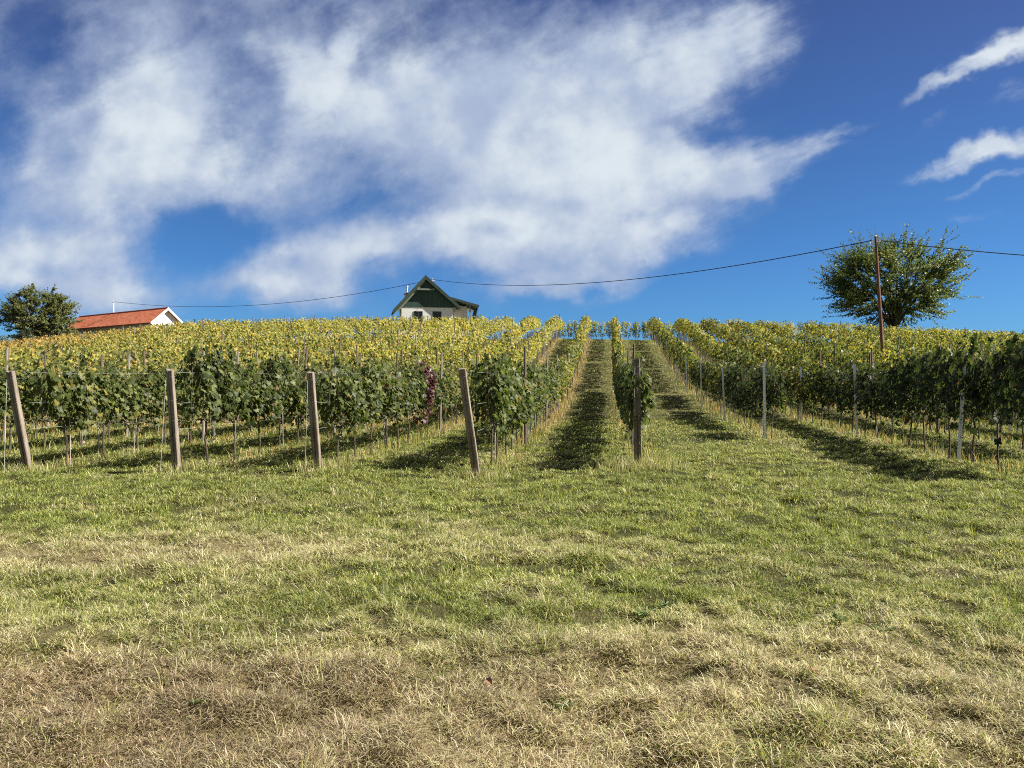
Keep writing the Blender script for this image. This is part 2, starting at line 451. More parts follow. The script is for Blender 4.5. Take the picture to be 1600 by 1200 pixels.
def blades(x, y, length, width, lean, az, col, bend=.5, lift=0):
    n = len(x)
    z = ground(x, y) - .006 + lift
    b = np.stack([x, y, z], -1)
    dirh = np.stack([np.cos(az), np.sin(az), np.zeros(n)], -1)
    face = az + np.pi / 2 + RS.normal(0, .5, n)
    w = np.stack([np.cos(face), np.sin(face), np.zeros(n)], -1) * (width / 2)[:, None]
    l1 = lean * (1 - bend * .5); l2 = np.minimum(lean * (1 + bend), 1.72)
    up = np.array([0, 0, 1.])
    d1 = dirh * np.sin(l1)[:, None] + up * np.cos(l1)[:, None]
    d2 = dirh * np.sin(l2)[:, None] + up * np.cos(l2)[:, None]
    m = b + d1 * (length * .55)[:, None]
    t = m + d2 * (length * .45)[:, None]
    v = np.stack([b - w, b + w, m + w * .8, m - w * .8, t], 1)
    k = np.arange(n) * 5
    quads = np.stack([k, k + 1, k + 2, k + 3], -1); tris = np.stack([k + 3, k + 2, k + 4], -1)
    c = np.concatenate([np.repeat(col[:, None, :], 5, 1), np.ones((n, 5, 1))], -1)
    return v.reshape(-1, 3), quads, tris, c.reshape(-1, 4)

def scatter_trap(y0, y1, density, margin=1.2):
    n = int(density * (y1 - y0) * 2 * (.69 * (y0 + y1) / 2 + margin))
    y = np.sqrt(RS.uniform(y0 * y0, y1 * y1, n))
    x = RS.uniform(-1, 1, n) * (.69 * y + margin)
    return x, y

def build_grass():
    V, Q, T, C = [], [], [], []; base = 0
    def push(a):
        nonlocal base
        v, q, t, c = a
        V.append(v); Q.append(q + base); T.append(t + base); C.append(c); base += len(v)
    bands = [(2.4, 4.0, 15000, .0040), (4.0, 6.0, 11000, .0046), (6.0, 9.0, 7000, .0058), (9.0, 13.0, 3900, .0078), (13.0, 19.0, 1700, .011), (19, 28, 520, .016)]
    for y0, y1, den, w in bands:
        x, y = scatter_trap(y0, y1, den)
        n = len(x)
        clump = fbm(x * 1.6, y * 1.6, 77); fine = fbm(x * 6, y * 6, 88, 2)
        keep = RS.rand(n) < np.clip(.62 + 3.6 * (fine - .45), .16, 1) * (1 - .55 * np.exp(-((x + 4.1) / 2.3) ** 4 - ((y - 7.25 - .12 * np.sin(x * 2.1)) / .38) ** 2))
        x, y, clump, fine = x[keep], y[keep], clump[keep], fine[keep]; n = len(x)
        d = np.clip(dryness(x, y) + .6 * strip(x, y), 0, 1)
        isdry = RS.rand(n) < np.clip(d * 1.25 - .1, .06, .97)
        brown = RS.rand(n) < np.clip((5.2 - y) / 1.1 + (fbm(x * 1.3, y * 1.3, 66) - .5) * .9, 0, .9) * np.clip(1.2 - (x + 2.6) / 5, .4, 1)
        col = np.where(isdry[:, None], np.where(brown[:, None], pick(BROWNS, n), pick(STRAWS, n)), pick(GREENS, n))
        tint = .75 + .5 * fbm(x * 1.1, y * 1.1, 55)
        col = col * (tint * RS.uniform(.75, 1.2, n))[:, None]
        L = np.where(isdry, RS.uniform(.05, .135, n), RS.uniform(.035, .09, n)) * (.32 + 1.1 * np.clip(clump * .5 + fine * .5, 0, 1))
        lean = np.where(isdry, RS.normal(1.28, .25, n), RS.normal(.95, .32, n))
        lean = np.clip(lean, .05, 1.55)
        az = RS.uniform(0, 2 * np.pi, n)
        L = np.where(y > 16, L * 1.3, L)
        push(blades(x, y, L, w * RS.uniform(.6, 1.3, n), lean, az, col, lift=RS.uniform(0, .035, n) * np.clip(fine * 1.6 - .2, 0, 1)))
    # coarse tussocks scattered through the meadow
    x0, y0 = scatter_trap(2.6, 16, 4.5)
    sz = RS.uniform(.5, 1.25, len(x0))
    rep = 70
    x = np.repeat(x0, rep) + RS.normal(0, .05, len(x0) * rep) * np.repeat(sz, rep)
    y = np.repeat(y0, rep) + RS.normal(0, .05, len(x0) * rep) * np.repeat(sz, rep)
    n = len(x)
    az = np.arctan2(y - np.repeat(y0, rep), x - np.repeat(x0, rep)) + RS.normal(0, .5, n)
    isdry = np.repeat(RS.rand(len(x0)) < dryness(x0, y0) * .9, rep) ^ (RS.rand(n) < .2)
    col = np.where(isdry[:, None], pick(STRAWS, n), pick(GREENS, n)) * RS.uniform(.7, 1.15, n)[:, None]
    push(blades(x, y, RS.uniform(.06, .15, n) * np.repeat(sz, rep), .0045 * np.clip(y / 5, 1, 2.2), np.clip(RS.normal(.85, .3, n), .05, 1.45), az, col))
    # rank grass at the post feet, and in the unmown line under the vines
    for (px, py), m_, hgt in zip(P_BASE, (500, 420, 520, 620, 1500), (.26, .22, .25, .26, .36)):
        s = 1.0 if hgt < .3 else 1.6
        x = px + RS.normal(.05, .22 * s, m_); y = py + RS.normal(-.02, .2 * s, m_)
        isdry = RS.rand(m_) < .55
        col = np.where(isdry[:, None], pick(STRAWS, m_), pick(GREENS, m_))
        push(blades(x, y, RS.uniform(.4, 1.1, m_) * hgt, np.full(m_, .009), np.clip(RS.normal(.45, .25, m_), .02, 1.3), RS.uniform(0, 6.28, m_), col))
    for r in ROWS:
        left = r['off'] < 5
        ya = np.arange(r['y0'], 80, .02)
        if abs(r['off']) > 24: ya = ya[::3]
        y = ya + RS.uniform(-.1, .1, len(ya))
        y = y[RS.rand(len(y)) < np.clip(1.3 - y / 75, .3, 1)]
        rd = np.where(RS.rand(len(y)) < .6, RS.normal(.22, .2, len(y)), RS.normal(0, .25, len(y)))
        x = rowx(r['off'], y) + rd
        ok = in_view(x, y); x, y = x[ok], y[ok]; n = len(x)
        if not n: continue
        pd = np.clip((y - 18) / 10, .3, .85) if left else np.full(n, .45)
        isdry = RS.rand(n) < pd
        tan = pick([(.45, .29, .12), (.52, .37, .17), (.36, .22, .09), (.42, .33, .15)], n)
        col = np.where(isdry[:, None], tan, pick(GREENS, n)) * RS.uniform(.75, 1.15, n)[:, None]
        push(blades(x, y, RS.uniform(.12, .34, n), .010 + .0003 * y, np.clip(RS.normal(.4, .25, n), .02, 1.2), RS.uniform(0, 6.28, n), col))
    # the mown lanes climbing the hill
    n = 150000
    y = RS.uniform(24, 82, n); o = RS.uniform(-34, 14, n); x = rowx(o, y)
    ok = in_view(x, y); x, y = x[ok], y[ok]; n = len(x)
    d = np.clip(dryness(x, y) * .35 + .5 * strip(x, y), 0, 1)
    isdry = RS.rand(n) < d * .8
    col = np.where(isdry[:, None], pick(STRAWS, n), pick(GREENS, n)) * (RS.uniform(.8, 1.15, n) * (.75 + .5 * fbm(x * .7, y * .7, 59)))[:, None]
    push(blades(x, y, RS.uniform(.04, .10, n), .016 + .0006 * (y - 20), np.clip(RS.normal(.6, .3, n), .05, 1.4), RS.uniform(0, 6.28, n), col))
    nq = sum(map(len, Q))
    me = np_mesh('grass', np.concatenate(V), [np.concatenate(Q), np.concatenate(T)], M['grass'], {'col': ('FLOAT_COLOR', np.concatenate(C))})
    o = link('grass', me); tag(o, 'mown autumn meadow grass, green mixed with dry straw', 'grass', kind='stuff')
    print('blades', nq)
build_grass()

# ------------------------------------------------------------------ leaves
LEAF2 = np.array([(0, -.02), (.3, -.28), (.5, .05), (.33, .2), (.42, .55), (.16, .5), (0, .85), (-.16, .5), (-.42, .55), (-.33, .2), (-.5, .05), (-.3, -.28)])
def leaf_mesh(pos, nrm, tip, size, detailed=True, rnd=None, aspect=1.0):
    """arrays of leaf frames -> verts, polys, per-vert random"""
    n = len(pos)
    nrm = nrm / np.linalg.norm(nrm, axis=1, keepdims=True)
    tip = tip - nrm * (tip * nrm).sum(1, keepdims=True); tip /= np.linalg.norm(tip, axis=1, keepdims=True) + 1e-9
    sid = np.cross(tip, nrm)
    if detailed:
        p = np.vstack([[(0, .22, .07)], np.c_[LEAF2, -.10 * (LEAF2 ** 2).sum(1) + .02]])
        tri = np.array([(0, 1 + i, 1 + (i + 1) % 12) for i in range(12)])
    else:
        p = np.array([(0, -.3, 0), (.48 * aspect, .1, .05), (0, .75, -.08), (-.48 * aspect, .1, .05)])
        tri = np.array([(0, 1, 2, 3)])
    k = len(p)
    v = pos[:, None, :] + size[:, None, None] * (sid[:, None, :] * p[None, :, 0:1] + tip[:, None, :] * p[None, :, 1:2] + nrm[:, None, :] * p[None, :, 2:3])
    f = (np.arange(n)[:, None, None] * k + tri[None]).reshape(-1, tri.shape[1])
    r = np.repeat(RS.rand(n) if rnd is None else rnd, k)
    return v.reshape(-1, 3), f, r

def canopy_points(n, half, zlo=.73, zhi=1.82, thick=.20):
    zlo = zlo + RS.uniform(-.08, .14); zhi = zhi + RS.normal(0, .12); thick = thick * RS.uniform(.75, 1.3)
    a = RS.uniform(-half, half, n)                     # along the row
    ph = RS.uniform(0, 6.28, 4)
    lo = zlo + .10 * np.sin(a * 5 + ph[0]) + .08 * np.sin(a * 11 + ph[1])
    hi = zhi + .08 * np.sin(a * 6 + ph[2]) + .07 * np.sin(a * 13 + ph[3])
    t = RS.beta(1.5, 1.15, n)
    z = lo + (hi - lo) * t
    wid = thick * (.75 + .5 * np.sin(np.clip(t, 0, 1) * np.pi)) * (1 + .25 * np.sin(a * 7 + ph[1] + z * 4))
    side = np.where(RS.rand(n) < .5, -1., 1.)
    u = side * wid * np.sqrt(RS.rand(n)) * 1.25
    return u, a, z, side

def foliage_variant(i, n=620, red=False, half=.66):
    u, a, z, side = canopy_points(n, half)
    # a few loose shoots over the top and hanging below
    m = 26
    sa = np.repeat(RS.uniform(-half, half, 5), m // 5 + 1)[:m]
    st = np.tile(np.linspace(0, 1, m // 5 + 1), 5)[:m]
    u = np.r_[u, RS.normal(0, .1, m)]; a = np.r_[a, sa + RS.normal(0, .05, m)]; z = np.r_[z, 1.75 + .30 * st]; side = np.r_[side, np.where(RS.rand(m) < .5, -1., 1)]
    h = 7
    u = np.r_[u, RS.normal(0, .16, h)]; a = np.r_[a, RS.uniform(-half, half, h)]; z = np.r_[z, RS.uniform(.42, .62, h)]; side = np.r_[side, np.where(RS.rand(h) < .5, -1., 1)]
    n = len(u)
    pos = np.stack([u, a, z], -1)
    nrm = np.stack([side * RS.uniform(.3, 1.1, n), RS.normal(0, .5, n), RS.uniform(-.1, 1.0, n)], -1)
    tip = np.stack([side * .3 + RS.normal(0, .3, n), RS.normal(0, .5, n), -1 + RS.normal(0, .35, n)], -1)
    v, f, r = leaf_mesh(pos, nrm, tip, RS.uniform(.055, .14, n))
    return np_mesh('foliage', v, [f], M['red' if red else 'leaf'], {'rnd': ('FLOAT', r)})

def trunk_variant(i):
    b = MB()
    pts = [(0, 0, -.06)]
    x = y = 0
    for k in range(1, 6):
        x += random.gauss(0, .014); y += random.gauss(0, .02)
        pts.append((x, y, k * .15))
    b.tube(pts, [.028, .022, .019, .018, .019, .017], 6)
    top = pts[-1]
    for s in (-1, 1):
        arm = [(top[0], top[1], top[2] - .01)]
        for k in range(1, 5): arm.append((top[0] + random.gauss(0, .015), top[1] + s * k * .14, top[2] + .05 + .02 * math.sin(k * 1.7 + i) + random.gauss(0, .01)))
        b.tube(arm, [.015, .013, .012, .01, .006], 5)
        for k in (1, 2, 3, 4):       # this year's canes rising through the wires
            q = arm[k]; t = [q]
            for j in range(1, 5): t.append((q[0] + random.gauss(0, .03) * j * .6, q[1] + random.gauss(0, .04) * j * .5, q[2] + j * .28))
            b.tube(t, [.006, .005, .0045, .004, .003], 4, cap=False)
    return b.mesh('trunk', M['trunk'])

NV = 14
FOL = [foliage_variant(i) for i in range(NV)]
TRK = [trunk_variant(i) for i in range(8)]
REDF = foliage_variant(99, 420, True, .32)
STK = [MB().tube([(.05, .03, -.05), (.05 + dx, .03 + dy, .95)], .009, 5).mesh('stake', M['cane']) for dx, dy in ((.02, .01), (-.02, .03), (0, -.03))]

# list every vine of the vineyard that the photo can show
SPACING = 1.08
VINES = []
for ri, r in enumerate(ROWS):
    ys = np.arange(r['y0'] + ({'L4': .34, 'L3': 1.4}.get(r['key'], 1.0) if r['key'][0] != 'R' else .5), r['y1'], SPACING)
    c = 0
    for y in ys:
        y = y + random.uniform(-.1, .1)
        x = rowx(r['off'], y)
        if not in_view(np.array(x), np.array(y), .02): continue
        if r['key'] == 'R0' and y > 23 and random.random() < .12: continue      # gaps in the row by the lane
        VINES.append((math.hypot(x, y), ri, c, x, y)); c += 1
VINES.sort()
N_IND = 300
red_y = 20.9
best = min((v for v in VINES if ROWS[v[1]]['key'] == 'L2'), key=lambda v: abs(v[4] - red_y))
for idx, v in enumerate(VINES[:N_IND]):
    d, ri, c, x, y = v
    r = ROWS[ri]
    z = g1(x, y)
    e = empty('grape_vine', (x, y, z - .02), ROW_ANG + (math.pi if random.random() < .5 else 0))
    s = random.uniform(.93, 1.07)
    if r['key'] in ('R1', 'R2') and y < 19: s *= 1.2
    if c == 0 and r['key'] in ('L0', 'L1', 'L2', 'L4'): s *= 1.1
    e.scale = (random.uniform(.9, 1.15) * (.8 if r['key'] in ('L4', 'R0') else 1), 1.0, s)
    is_red = v is best
    hue = 'dark green' if y < 24 else ('green' if y < 32 else 'yellowing green')
    if r['key'][0] == 'R': hue = 'shaded green' if y < 26 else 'olive green'
    if is_red:
        lab = 'purple red grapevine standing out among the green vines behind the middle leaning end post'
    else:
        lab = '%s grapevine, %s from front in %s' % (hue, ordn(c), r['phrase'])
    tag(e, lab, 'vine', 'grapevines in the rows on the slope')
    f = link('foliage', REDF if is_red else FOL[random.randrange(NV)], e)
    if is_red:
        f.scale = (1.35, 1.1, 1.05); f.location = (.12 if abs(e.rotation_euler[2]) < 1 else -.12, 0, 0)
        f['label'] = 'purple red leaves'
    if not is_red and random.random() < .5: f.scale = (-1, 1, 1)
    link('trunk', TRK[random.randrange(8)], e)
    if random.random() < .45: link('stake', STK[random.randrange(3)], e)
print('vines', len(VINES))

CROSS = [(0, 0, 0, 4.0 + .5 * k + random.uniform(-.2, .2), 88.5 + random.uniform(-.5, .5)) for k in range(42)]
def build_far_vines():
    far = CROSS + [v for v in VINES[N_IND:] if vnoise(np.array(v[3] * .9), np.array(v[4] * .9), 71) > .14]
    V, F, A = [], [], []; base = 0
    TV = MB()
    for d, ri, c, x, y in far:
        z = g1(x, y) + (.1 if d == 0 else 0)
        n = int(np.clip(210 - d * .9, 120, 200) * random.uniform(.7, 1.15))
        u, a, zz, side = canopy_points(n, .62, .96 if d else .5, 2.14 if d else 2.2, .19 if ROWS[ri]['key'][0] != 'R' else .27)
        m = 10
        u = np.r_[u, RS.normal(0, .08, m)]; a = np.r_[a, RS.uniform(-.6, .6, m)]; zz = np.r_[zz, RS.uniform(2.0, 2.42, m)]; side = np.r_[side, np.sign(RS.normal(0, 1, m))]
        n = len(u)
        px = x + u * RP[0] + a * RD[0]; py = y + u * RP[1] + a * RD[1]
        pos = np.stack([px, py, z + zz + a * .06], -1)
        lx = side * RS.uniform(.3, 1.1, n); ly = RS.normal(0, .5, n)
        nrm = np.stack([lx * RP[0] + ly * RD[0], lx * RP[1] + ly * RD[1], RS.uniform(-.1, 1.0, n)], -1)
        tip = np.stack([RS.normal(0, .5, n), RS.normal(0, .5, n), -1 + RS.normal(0, .4, n)], -1)
        v, f, r = leaf_mesh(pos, nrm, tip, RS.uniform(.11, .21, n), detailed=False)
        V.append(v); F.append(f + base); A.append(r); base += len(v)
        w = .022 + .00015 * d
        TV.tube([(x, y, z - .05), (x + random.gauss(0, .03), y + random.gauss(0, .03), z + .8)], w, 4, cap=False)
    nl = base
    V.append(np.array(TV.v)); tf = np.array(TV.f) + base; A.append(np.zeros(len(TV.v)))
    fl = np.concatenate(F)
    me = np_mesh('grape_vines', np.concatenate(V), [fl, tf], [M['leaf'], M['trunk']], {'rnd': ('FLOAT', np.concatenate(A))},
                 mat_idx=np.r_[np.zeros(len(fl), int), np.ones(len(tf), int)])
    tag(link('grape_vines', me), 'yellowing vine rows covering the upper slope up to the crest', 'vines', kind='stuff')
build_far_vines()

# ------------------------------------------------------------------ end posts
def post_mesh(h, w):
    b = MB(); k = w / 2; g = .014; c = .010
    # square post with chamfered corners and a shallow channel down its front face
    k2 = k * .72
    prof = [(-k + c, -k2), (-.012, -k2), (-.008, -k2 + g), (.008, -k2 + g), (.012, -k2), (k - c, -k2), (k, -k2 + c), (k, k2 - c), (k - c, k2), (-k + c, k2), (-k, k2 - c), (-k, -k2 + c)]
    n = len(prof); zs = [-.3, h * .33, h * .66, h]
    vs = []
    for i, z in enumerate(zs):
        t = 1.06 - .12 * i / 3
        vs += [(x * t + random.gauss(0, .002), y * t + random.gauss(0, .002), z + (random.gauss(0, .004) if i == 3 else 0)) for x, y in prof]
    fs = [((i) * n + j, i * n + (j + 1) % n, (i + 1) * n + (j + 1) % n, (i + 1) * n + j) for i in range(3) for j in range(n)]
    fs.append(tuple(range(3 * n, 4 * n)))
    b.add(vs, fs)
    return b.mesh('post', M['post'])
TOPS = [(16, 580), (265, 578), (485, 582), (722, 576), (994, 561)]
LEANB = [.42, .30, .30, .45, .12]
plab = ['leftmost end post, brown, leaning outward, with a pale wire beside it',
        'brown end post leaning slightly, second from the left, with a pale lit edge',
        'brown end post, middle of the five, left of the purple red vine',
        'bare brown end post leaning most strongly, its top clear of the leaves',
        'upright dark end post wrapped in vine leaves beside the grass lane']
for i, ((bx_, by_), (tx, ty)) in enumerate(zip(P_BASE, TOPS)):
    zb = g1(bx_, by_)
    Yt = by_ - LEANB[i]
    top = Vector(((tx - 800) / 1200 * Yt, Yt, 1.6 + (600 - ty) / 1200 * Yt))
    base = Vector((bx_, by_, zb))
    ax = (top - base); h = ax.length; ax.normalize()
    yv = Vector((RD[0], RD[1], 0)); yv = (yv - ax * yv.dot(ax)).normalized(); xv = yv.cross(ax)
    from mathutils import Matrix
    rot = Matrix((xv, yv, ax)).transposed().to_euler()
    o = link('end_post', post_mesh(h, .128 if i < 4 else .14)); o.location = base; o.rotation_euler = rot
    tag(o, plab[i], 'post', 'end posts of the vine rows')
    # anchor wire from near the top to the ground, and the wire wrappings
    inv = Matrix.LocRotScale(base, rot, None).inverted()
    def loc(p): return inv @ Vector(p)
    if i != 3:
        gx, gy = bx_ - .07 - .02 * i, by_ - LEANB[i] - .06 - .1
        a = loc(base + ax * (h * .93) - yv * .075 + xv * (-.03)); e_ = loc((gx, gy, g1(gx, gy) - .02))
        MB().tube([a, a.lerp(e_, .5), e_], .0032, 5).build('anchor_wire', M['wire'], o)
    for hh in (.32, .5, .7, .93):
        z = h * hh; k = .067 if i < 4 else .073; j = k * .74
        MB().tube([(-k, -j, z), (k, -j, z + .01), (k, j, z), (-k, j, z + .01), (-k, -j, z)], .0016, 4, cap=False).build('wire_binding', M['wire'], o)

# ------------------------------------------------------------------ row posts
SP_L = MB().tube([(0, 0, -.2), (0, 0, 2.38)], [.036, .030], 6).mesh('row_post', M['stake'])
SP_D = MB().tube([(0, 0, -.2), (0, 0, 2.46)], [.042, .036], 6).mesh('row_post', M['dstake'])
def channel():
    b = MB(); pr = [(-.03, -.02), (.03, -.02), (.03, .02), (.022, .02), (.022, -.012), (-.022, -.012), (-.022, .02), (-.03, .02)]
    n = len(pr); vs = [(x, y, z) for z in (-.2, 1.98) for x, y in pr]
    fs = [(j, (j + 1) % n, n + (j + 1) % n, n + j) for j in range(n)] + [tuple(range(n, 2 * n))]
    return b.add(vs, fs).mesh('row_post', M['steel'])
SP_S = channel()
POSTS = []
for ri, r in enumerate(ROWS):
    if r['key'] == 'R0': ys = [20.5, 27.6, 34.5, 41, 47.5, 54, 60.5, 67, 73.5, 80]
    elif r['key'][0] == 'R': ys = list(np.arange(15.4 + (ri % 3) * 1.1, 83, 6.3))
    else: ys = list(np.arange(r['y0'] + 5.6 + (ri * 1.7) % 2.4 + (2.6 if r['key'] == 'L2' else 0), 83, 6.2))
    c = 0
    for y in ys:
        x = rowx(r['off'], y)
        if not in_view(np.array(x), np.array(y), .01): continue
        POSTS.append((math.hypot(x, y), ri, c, x, y)); c += 1
POSTS.sort()
print('row posts', len(POSTS))
for d, ri, c, x, y in POSTS[:300]:
    r = ROWS[ri]
    if r['key'] == 'R0': me, kind, off = SP_S, 'pale metal', -.30
    elif r['key'] == 'R1': me, kind, off = SP_S, 'pale metal', -.2
    elif r['key'][0] == 'R': me, kind, off = random.choice([(SP_S, 'pale metal', -.24), (SP_L, 'grey wooden', -.2), (SP_D, 'dark wooden', -.2), (SP_D, 'dark wooden', -.2)])
    else: me, kind, off = random.choice([(SP_L, 'grey wooden', .2), (SP_D, 'dark wooden', .22), (SP_D, 'dark wooden', .2)])
    o = link('row_post', me)
    o.location = (x + off * RP[0], y + off * RP[1], g1(x, y))
    o.rotation_euler = (random.gauss(0, .025), random.gauss(-.04 if r['key'] == 'R0' else 0, .025), ROW_ANG)
    o.scale = (1, 1, random.uniform(.97, 1.08))
    tag(o, '%s row post, %s from front in %s' % (kind, ordn(c), r['phrase']), 'post', 'row posts carrying the vine wires')
rest = POSTS[300:]
if rest:
    b = MB()
    for d, ri, c, x, y in rest: b.tube([(x, y, g1(x, y) - .1), (x + random.gauss(0, .05), y, g1(x, y) + 2.2)], .035, 5)
    tag(b.build('row_posts', M['dstake']), 'row posts furthest up the slope', 'posts', kind='stuff')

# trellis wires of the rows whose front one can see
for ri, r in enumerate(ROWS):
    if r['key'] not in ('L0', 'L1', 'L2', 'L3', 'L4', 'R0', 'R1'): continue
    for nm, hz in (('lower', .78), ('middle', 1.25), ('upper', 1.8)):
        ys = np.arange(r['y0'] + (0 if r['key'][0] == 'L' else .3), 82, 1.5)
        pts = [(rowx(r['off'], y), y, g1(rowx(r['off'], y), y) * 0 + float(np.interp(y, _fy, _fz)) * float(np.interp(rowx(r['off'], y) * 76 / max(y, 55), _sx, _ss)) + hz) for y in ys]
        o = MB().tube(pts, .0017, 4, cap=False).build('trellis_wire', M['wire'])
        tag(o, '%s trellis wire strung along %s' % (nm, r['phrase']), 'wire', 'trellis wires of the vine rows')

# ------------------------------------------------------------------ trees
def make_tree(name, loc, crown_c, rad, leaf_mat, label, n_limb=7, n_sec=150, n_twig=7, n_leaf=16, leaf=.17, trunk_r=.28, fork=1.0, seed=1, group=None, flat=.15, twig_len=(.6, 1.3)):
    rs = np.random.RandomState(seed)
    e = empty(name, loc)
    tag(e, label, 'tree', group)
    b = MB()
    C = np.array(crown_c, float); Rr = np.array(rad, float)
    f = np.array([0, 0, fork])
    b.tube([(0, 0, -.3), (.02, 0, fork * .5), (0, 0, fork)], [trunk_r * 1.25, trunk_r, trunk_r * .9], 10)
    skel = []
    for i in range(n_limb):
        az = 2 * np.pi * (i + rs.uniform(-.3, .3)) / n_limb
        el = rs.uniform(.45, 1.25)
        d = np.array([np.cos(az) * np.cos(el), np.sin(az) * np.cos(el), np.sin(el)])
        end = C + Rr * d * rs.uniform(.55, .75)
        pts = []
        for t in np.linspace(0, 1, 7):
            p = f + (end - f) * t
            p = p + np.array([rs.normal(0, .12), rs.normal(0, .12), .5 * np.sin(t * np.pi) * (.6 - el * .3) + rs.normal(0, .06)]) * (1 if 0 < t < 1 else 0)
            pts.append(p)
        rads = list(np.linspace(trunk_r * .55, .035, 7))
        b.tube(pts, rads, 6)
        for k in range(1, 7): skel.append((pts[k], rads[k]))
    SP = np.array([s[0] for s in skel])
    pos, nr, tp = [], [], []
    for i in range(n_sec):
        d = rs.normal(0, 1, 3); d /= np.linalg.norm(d)
        if d[2] < -flat: d[2] = -flat * rs.rand()
        rr = rs.uniform(.35, 1.0) ** .6
        lump = 1 + .16 * math.sin(3.1 * math.atan2(d[1], d[0]) + seed) * math.cos(4 * d[2] + seed)
        tgt = C + Rr * d * rr * .93 * lump
        dist = np.linalg.norm(SP - tgt, axis=1) + .8 * np.maximum(0, SP[:, 2] - tgt[2])
        j = dist.argmin(); s0 = SP[j]
        pts = [s0, s0 * .6 + tgt * .4 + rs.normal(0, .12, 3), s0 * .2 + tgt * .8 + rs.normal(0, .1, 3), tgt]
        b.tube(pts, [.035, .026, .018, .010], 4, cap=False)
        out = (tgt - (C - np.array([0, 0, Rr[2] * .55]))); out /= np.linalg.norm(out)
        for k in range(n_twig):
            t = rs.uniform(.25, 1.0)
            s = pts[1] * (1 - t) + tgt * t
            dr = out * 1.1 + rs.normal(0, .55, 3) + np.array([0, 0, .15]); dr /= np.linalg.norm(dr)
            L = rs.uniform(*twig_len)
            if k == 0: s = tgt; dr = out + rs.normal(0, .2, 3); dr /= np.linalg.norm(dr); L *= 1.2
            mid = s + dr * L * .5 + np.array([0, 0, -.02]); tipp = s + dr * L + np.array([0, 0, rs.uniform(-.12, .05)])
            b.tube([s, mid, tipp], [.010, .007, .004], 3, cap=False)
            q = np.linspace(.08, 1.03, n_leaf) + rs.uniform(-.03, .03, n_leaf)
            pp = s + (tipp - s) * q[:, None] + rs.normal(0, leaf * .30, (n_leaf, 3)) + np.array([0, 0, -leaf * .25])
            pos.append(pp)
            nn = rs.normal(0, .55, (n_leaf, 3)) + np.array([0, 0, .8]) + out * .3
            nr.append(nn); tp.append(dr + rs.normal(0, .5, (n_leaf, 3)) + np.array([0, 0, -.5]))
    pos = np.concatenate(pos); nr = np.concatenate(nr); tp = np.concatenate(tp)
    v, fc, r = leaf_mesh(pos, nr, tp, rs.uniform(.7, 1.25, len(pos)) * leaf, detailed=False, rnd=rs.rand(len(pos)), aspect=.8)
    link('crown', np_mesh('crown', v, [fc], leaf_mat, {'rnd': ('FLOAT', r)}), e)
    b.build('trunk', M['bark'], e)
    return e

tx, ty = 43.7, 88.0; tz = g1(tx, ty)
make_tree('cherry_tree', (tx, ty, tz), (0, 0, 13.1 - tz), (8.0, 7.0, 4.8), M['cherry'],
          'broad round tree with spiky branch tips standing alone on the right crest',
          n_limb=11, n_sec=320, n_twig=6, n_leaf=33, leaf=.20, trunk_r=.36, fork=7.5 - tz, seed=4, flat=.95, twig_len=(1.0, 2.5))
tx, ty = -66.5, 108.0; tz = g1(tx, ty)
make_tree('broadleaf_tree', (tx, ty, tz), (0, 0, 11.0 - tz), (5.2, 4.8, 4.3), M['walnut'],
          'dense dark green tree beside the red roofed house', n_limb=8, n_sec=340, n_twig=7, n_leaf=18, leaf=.22, trunk_r=.3, fork=2.0, seed=8, flat=1.0, twig_len=(.4, 1.0))

def make_bush(name, loc, rad, n, leaf, mat, label, seed):
    rs = np.random.RandomState(seed)
    e = empty(name, loc); tag(e, label, 'shrub')
    d = rs.normal(0, 1, (n, 3)); d /= np.linalg.norm(d, axis=1, keepdims=True); d[:, 2] = np.abs(d[:, 2]) * 1.0 - .25 * rs.rand(n)
    rr = rs.uniform(.25, 1, n) ** .5 * (1 + .15 * np.sin(5 * np.arctan2(d[:, 1], d[:, 0])) * np.cos(4 * d[:, 2]))
    pos = d * rr[:, None] * np.array(rad) + np.array([0, 0, rad[2] * .3])
    v, f, r = leaf_mesh(pos, d + rs.normal(0, .5, (n, 3)), rs.normal(0, 1, (n, 3)), rs.uniform(.7, 1.3, n) * leaf, False, rs.rand(n), .8)
    link('foliage', np_mesh('foliage', v, [f], mat, {'rnd': ('FLOAT', r)}), e)
    b = MB()
    for k in range(6):
        a = k * 1.05; b.tube([(0, 0, -.2), (rad[0] * .3 * math.cos(a), rad[1] * .3 * math.sin(a), rad[2] * .5), (rad[0] * .6 * math.cos(a), rad[1] * .6 * math.sin(a), rad[2] * .95)], [.06, .04, .015], 5)
    b.build('stem', M['bark'], e)
x, y = -63.0, 99.5
make_bush('round_shrub', (x, y, 6.7), (1.35, 1.3, 1.6), 2600, .16, M['shrub'], 'small rounded very dark bush below the tree by the red roofed house', 3)
x, y = -62.5, 94.0
make_bush('low_shrub', (x, y, 5.2), (1.6, 1.4, 1.9), 2200, .17, M['walnut'], 'low grey green bush at the far left end of the slope', 6)

